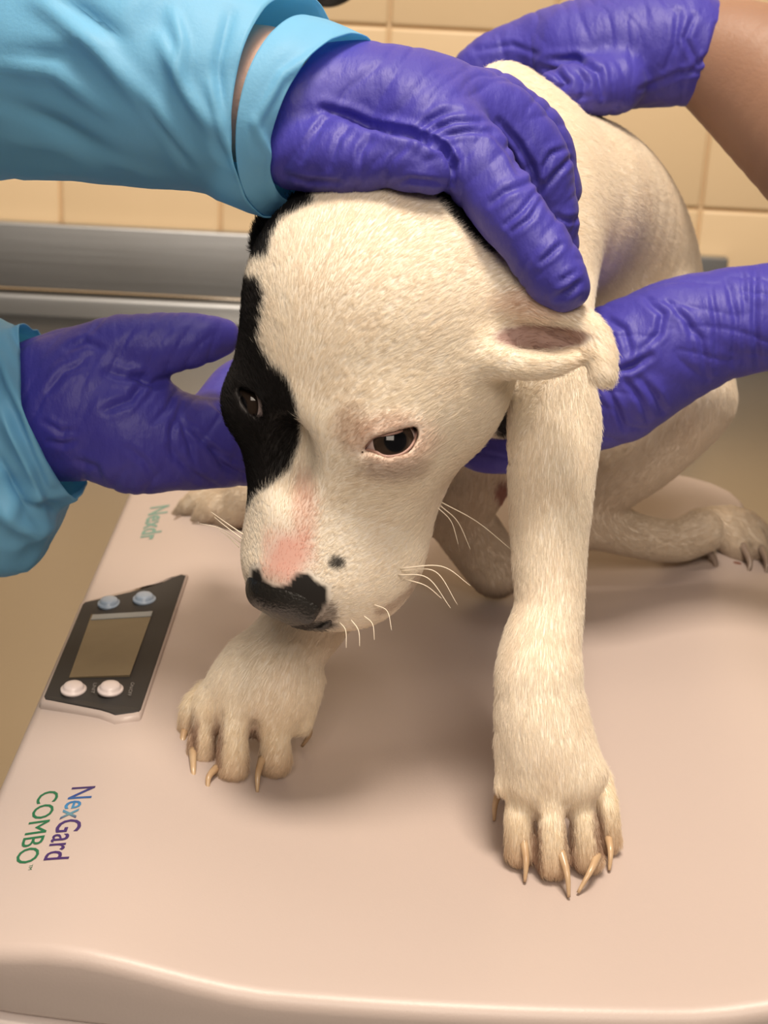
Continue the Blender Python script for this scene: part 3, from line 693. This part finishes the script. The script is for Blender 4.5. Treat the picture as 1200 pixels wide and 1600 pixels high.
cr = [([(505, 170), (545, 182), (580, 198), (640, 208), (700, 235)], 6, 2.2), ([(600, 205), (650, 216), (690, 236), (705, 262)], 6, 2.0),
      ([(650, 215), (670, 190), (690, 178), (715, 173)], 5, 1.3), ([(662, 222), (685, 200), (710, 190), (750, 190)], 4, 1.1), ([(675, 232), (700, 212), (730, 205), (770, 208)], 4, .8),
      ([(780, 190), (810, 225), (830, 262), (845, 300)], 5, 1.4), ([(768, 205), (795, 235), (812, 270)], 5, 1.0),
      ([(768, 318), (790, 300), (830, 285)], 5, 1.1), ([(790, 352), (815, 330), (838, 300)], 4, 1.2), ([(800, 362), (830, 340), (845, 310)], 4, .9), ([(845, 410), (862, 395), (876, 382)], 4, 1.3),
      ([(870, 466), (890, 455), (905, 442)], 5, 1.4), ([(875, 440), (900, 425)], 4, .8),
      ([(845, 300), (850, 260), (862, 240), (885, 232)], 4, 1.0), ([(850, 290), (870, 270), (890, 250)], 4, 1.1), ([(872, 340), (890, 345), (905, 340)], 4, 1.0),
      ([(470, 250), (500, 200), (520, 185)], 5, .9), ([(560, 270), (565, 235), (580, 215)], 5, 1.0), ([(515, 262), (530, 215), (550, 195)], 4, .8), ([(450, 275), (480, 283), (530, 285)], 4, .9), ([(620, 290), (640, 280), (690, 285)], 4, .8), ([(600, 285), (612, 250), (640, 225)], 4, .8),
      ([(693, 230), (708, 256), (707, 288)], 5, 3.0)]
glove_mesh('glove', chains, p1, creases=cr, wr_dir=fr(.75, -.6, 0))

# --- hand behind the puppy's chest (right hand, back to the viewer, thumb up)
skin_mesh('arm', [[S(-280, 700, .80, 130), S(-60, 660, .77, 125), S(60, 640, .755, 86), S(130, 632, .75, 76)]], p1)
chains = [
    ([S(70, 640, .755, 112), S(120, 638, .75, 114), S(165, 645, .747, 106), S(215, 670, .745, 84)], .012),
    ([S(115, 578, .748, 66), S(180, 550, .74, 58), S(245, 538, .737, 51), S(305, 530, .738, 43), S(345, 526, .742, 30)], .007),
    ([S(215, 690, .742, 82), S(300, 694, .75, 73), S(390, 692, .765, 68), S(470, 690, .79, 60)], .010),
    ([S(240, 675, .75, 60), S(330, 672, .77, 48), S(400, 660, .79, 40)], .010),
    ([S(330, 640, .775, 34), S(365, 600, .79, 36), S(400, 580, .80, 30)], .006)]
cr = [([(210, 590), (235, 600), (262, 592)], 6, 2.2), ([(165, 580), (200, 590), (240, 585)], 6, 1.2), ([(225, 600), (205, 625), (165, 640)], 6, 1.4), ([(215, 640), (240, 610), (262, 600)], 5, .9),
      ([(240, 660), (260, 640), (275, 612)], 4, .7), ([(270, 720), (268, 670), (285, 630)], 4, .8), ([(305, 735), (295, 690), (280, 655)], 4, .9), ([(330, 700), (350, 728), (378, 742)], 5, 1.8), ([(285, 660), (330, 700), (378, 725)], 4, 1.0), ([(265, 700), (300, 740), (340, 762)], 5, 1.2),
      ([(70, 660), (95, 675), (115, 672)], 4, 1.0), ([(75, 690), (100, 695), (118, 690)], 4, .8), ([(75, 610), (100, 580), (130, 570)], 5, .9), ([(105, 545), (135, 535), (160, 545)], 5, .9), ([(330, 625), (345, 640), (372, 652)], 4, 1.4), ([(240, 745), (225, 720), (200, 700)], 5, .9), ([(160, 755), (150, 730), (120, 720)], 5, .9)]
glove_mesh('glove', chains, p1, creases=cr, wr_dir=fr(.8, -.5, 0))

# --- upper right hand on the scruff
skin_mesh('arm', [[S(1480, 370, .80, 170), S(1300, 215, .83, 135), S(1190, 125, .845, 112), S(1120, 90, .848, 86), S(1060, 80, .85, 62)]], p2)
chains = [
    ([S(1064, 74, .847, 90), S(980, 78, .85, 88), S(900, 90, .852, 78)], .012),
    ([S(1000, 75, .86, 80), S(900, 70, .862, 62), S(820, 85, .866, 56), S(760, 110, .87, 50), S(725, 140, .875, 42)], .012),
    ([S(960, 130, .83, 50), S(905, 140, .822, 40), S(868, 135, .82, 26)], .006),
    ([S(900, 110, .865, 60), S(820, 140, .875, 46), S(770, 180, .88, 38)], .010)]
cr = [([(855, 95), (900, 92), (935, 112), (942, 150)], 5, 2.0), ([(848, 105), (870, 112), (885, 130), (870, 142)], 5, 2.2), ([(905, 165), (915, 130), (900, 105)], 4, 1.0), ([(850, 155), (880, 160), (920, 150)], 4, 1.0),
      ([(1060, 20), (1055, 70), (1040, 110)], 5, 1.0), ([(1090, 100), (1070, 60), (1085, 25)], 4, 1.1), ([(1080, 110), (1110, 85), (1120, 40)], 4, 1.1), ([(1000, 140), (1060, 115), (1110, 110)], 4, .9), ([(740, 80), (800, 70), (840, 85)], 4, .7)]
glove_mesh('glove', chains, p2, creases=cr, wr_dir=fr(1, .2, 0))

# --- lower right hand under the chest
skin_mesh('arm', [[S(1480, 470, .78, 110), S(1340, 480, .785, 96), S(1260, 487, .79, 78)]], p2)
chains = [
    ([S(1300, 488, .785, 88), S(1200, 496, .79, 84), S(1110, 512, .793, 90), S(1030, 545, .796, 100), S(960, 590, .798, 96)], .012),
    ([S(985, 545, .79, 62), S(960, 520, .792, 40), S(930, 515, .795, 28)], .008),
    ([S(960, 600, .80, 86), S(890, 650, .80, 70), S(820, 690, .80, 50), S(765, 700, .80, 42), S(720, 690, .805, 34)], .010),
    ([S(940, 560, .81, 60), S(860, 600, .81, 48), S(790, 640, .81, 40)], .010)]
cr = [([(960, 582), (990, 572), (1015, 555)], 5, 2.2), ([(1010, 470), (1035, 490), (1030, 520), (1000, 550)], 5, 1.4), ([(950, 500), (975, 515), (985, 550)], 5, 1.2), ([(945, 600), (965, 640), (975, 670)], 4, 1.1), ([(975, 590), (1000, 625), (1012, 655)], 4, 1.1), ([(1000, 590), (1025, 620), (1035, 642)], 5, 1.4),
      ([(1060, 490), (1095, 530), (1105, 590)], 5, 1.2), ([(1110, 450), (1120, 510), (1118, 580)], 4, .9), ([(1135, 440), (1150, 500), (1145, 570)], 4, .9), ([(1180, 420), (1178, 500), (1185, 575)], 5, 1.5), ([(1040, 470), (1075, 500), (1085, 560)], 4, .8), ([(1160, 430), (1165, 480), (1160, 540)], 4, .7)]
glove_mesh('glove', chains, p2, creases=cr, wr_dir=fr(.3, 1, 0))

# --- gown sleeves: lofted film with folds
def sleeve(name, rings, parent, n=120, folds=(), seed=0, amp=.0022, thick=.0006, closed=True):
    "rings: (cx, cy, zc, half width across, half depth, tilt deg of the long axis, bow) in photo pixels at that distance"
    A = spline(np.array(rings, float), 9); V = []
    for (cx, cy, zc, a_, b_, tilt, bow) in A:
        c = at(cx, cy, zc); k = zc/F; t = math.radians(tilt)
        e1 = fr(math.sin(t), math.cos(t), 0); e0 = fr(math.cos(t), -math.sin(t), 0); e2 = AC
        for i in range(n):
            ph = 2*math.pi*i/n
            V.append(c+k*(a_*math.cos(ph)*e1+b_*math.sin(ph)*e2-bow*math.sin(ph)*e0))
    V = np.array(V); m = len(A); Q = np.array([(r*n+i, r*n+(i+1) % n, (r+1)*n+(i+1) % n, (r+1)*n+i) for r in range(m-1) for i in range(n)])
    N = vnormals(V, Q); cen = V.reshape(m, n, 3).mean(1).repeat(n, 0)
    if ((V-cen)*N).sum() < 0: Q = Q[:, ::-1]; N = -N
    P = V+N*(amp*(1-2*np.abs(2*vnoise(V*np.array([.55, 1, 1.1]), 26, seed)-1)))[:, None]+N*(amp*.35*(1-2*np.abs(2*vnoise(V, 75, seed+1)-1)))[:, None]
    x, y, z = px_of(P); fc = N @ AC
    for (poly, wd, dp) in folds:
        d, t = seg_dist(x, y, poly); fade = np.sin(np.clip(t*.9+.05, 0, 1)*math.pi)**.5*np.clip(fc/.25, 0, 1); P = P+N*(dp*.001*np.exp(-(d/wd)**2)*fade)[:, None]
    o = link(name, quad_mesh(name, P, Q), M_GOWN, parent); md = o.modifiers.new('film', 'SOLIDIFY'); md.thickness = thick; md.offset = 0
    return o
fold = [([(60, 0), (150, 70), (240, 170), (300, 250)], 16, 3.5), ([(250, 60), (290, 140), (330, 200)], 12, 2.5), ([(300, 255), (250, 190), (200, 120)], 10, -2.5), ([(0, 105), (90, 110), (170, 175)], 14, 2.5), ([(0, 160), (80, 190), (170, 240)], 16, -2.5), ([(270, 20), (285, 70), (280, 120)], 10, 2.0), ([(330, 130), (350, 210), (390, 290)], 10, 2.0), ([(100, 0), (190, 60)], 12, -2), ([(360, 20), (340, 100), (345, 180)], 9, -1.6)]
sleeve('sleeve', [(-330, 40, 0.695, 190, 175, 0, 0), (-120, 60, 0.675, 195, 185, 0, 0), (60, 80, 0.655, 192, 180, -2, 0), (200, 95, 0.640, 182, 170, -3, 6), (300, 110, 0.633, 174, 150, 0, 20), (370, 135, 0.629, 176, 138, 4, 34), (450, 160, 0.627, 172, 130, 13, 68)], p1, folds=[(p_, w_*.85, d_*1.4) for (p_, w_, d_) in fold], seed=3, amp=.0028)
sleeve('cuff', [(450, 184, 0.627, 152, 128, 17, 60), (470, 184, 0.626, 148, 125, 21, 56), (490, 185, 0.625, 142, 116, 25, 54), (508, 188, 0.624, 136, 108, 31, 56)], p1, folds=[([(395, 190), (425, 250), (430, 310)], 7, 2), ([(400, 190), (440, 120), (520, 70)], 8, 2)], seed=9, amp=.0012)
fold = [([(0, 560), (40, 640), (80, 750)], 12, 3), ([(20, 520), (50, 600), (70, 700)], 10, -3), ([(0, 640), (40, 720), (60, 790)], 14, 3.5), ([(0, 720), (40, 790), (90, 790)], 10, -3), ([(0, 800), (50, 830), (90, 810)], 14, 3)]
sleeve('sleeve', [(-330, 760, .82, 210, 190, 0, 0), (-160, 720, .79, 200, 180, -4, 0), (-60, 700, .775, 195, 165, -8, 0), (0, 690, .76, 192, 150, -10, 6), (35, 670, .755, 176, 142, -12, 12), (58, 652, .752, 150, 132, -14, 14), (84, 640, .75, 138, 128, -15, 12)], p1, folds=[(p_, w_*.8, d_*1.9) for (p_, w_, d_) in fold], seed=6, amp=.0045)

# black cable hanging in front of the wall at the top edge
cab = link('cable', tube_me('cable', spline([ony(440, -60, 1.2), ony(480, -22, 1.2), ony(512, -10, 1.2), ony(545, -26, 1.2), ony(590, -70, 1.2)], 8), .0095, 14), M_BLACK)
cab['label'] = 'black cable sagging into view at the top edge above the blue cuff'; cab['category'] = 'cable'
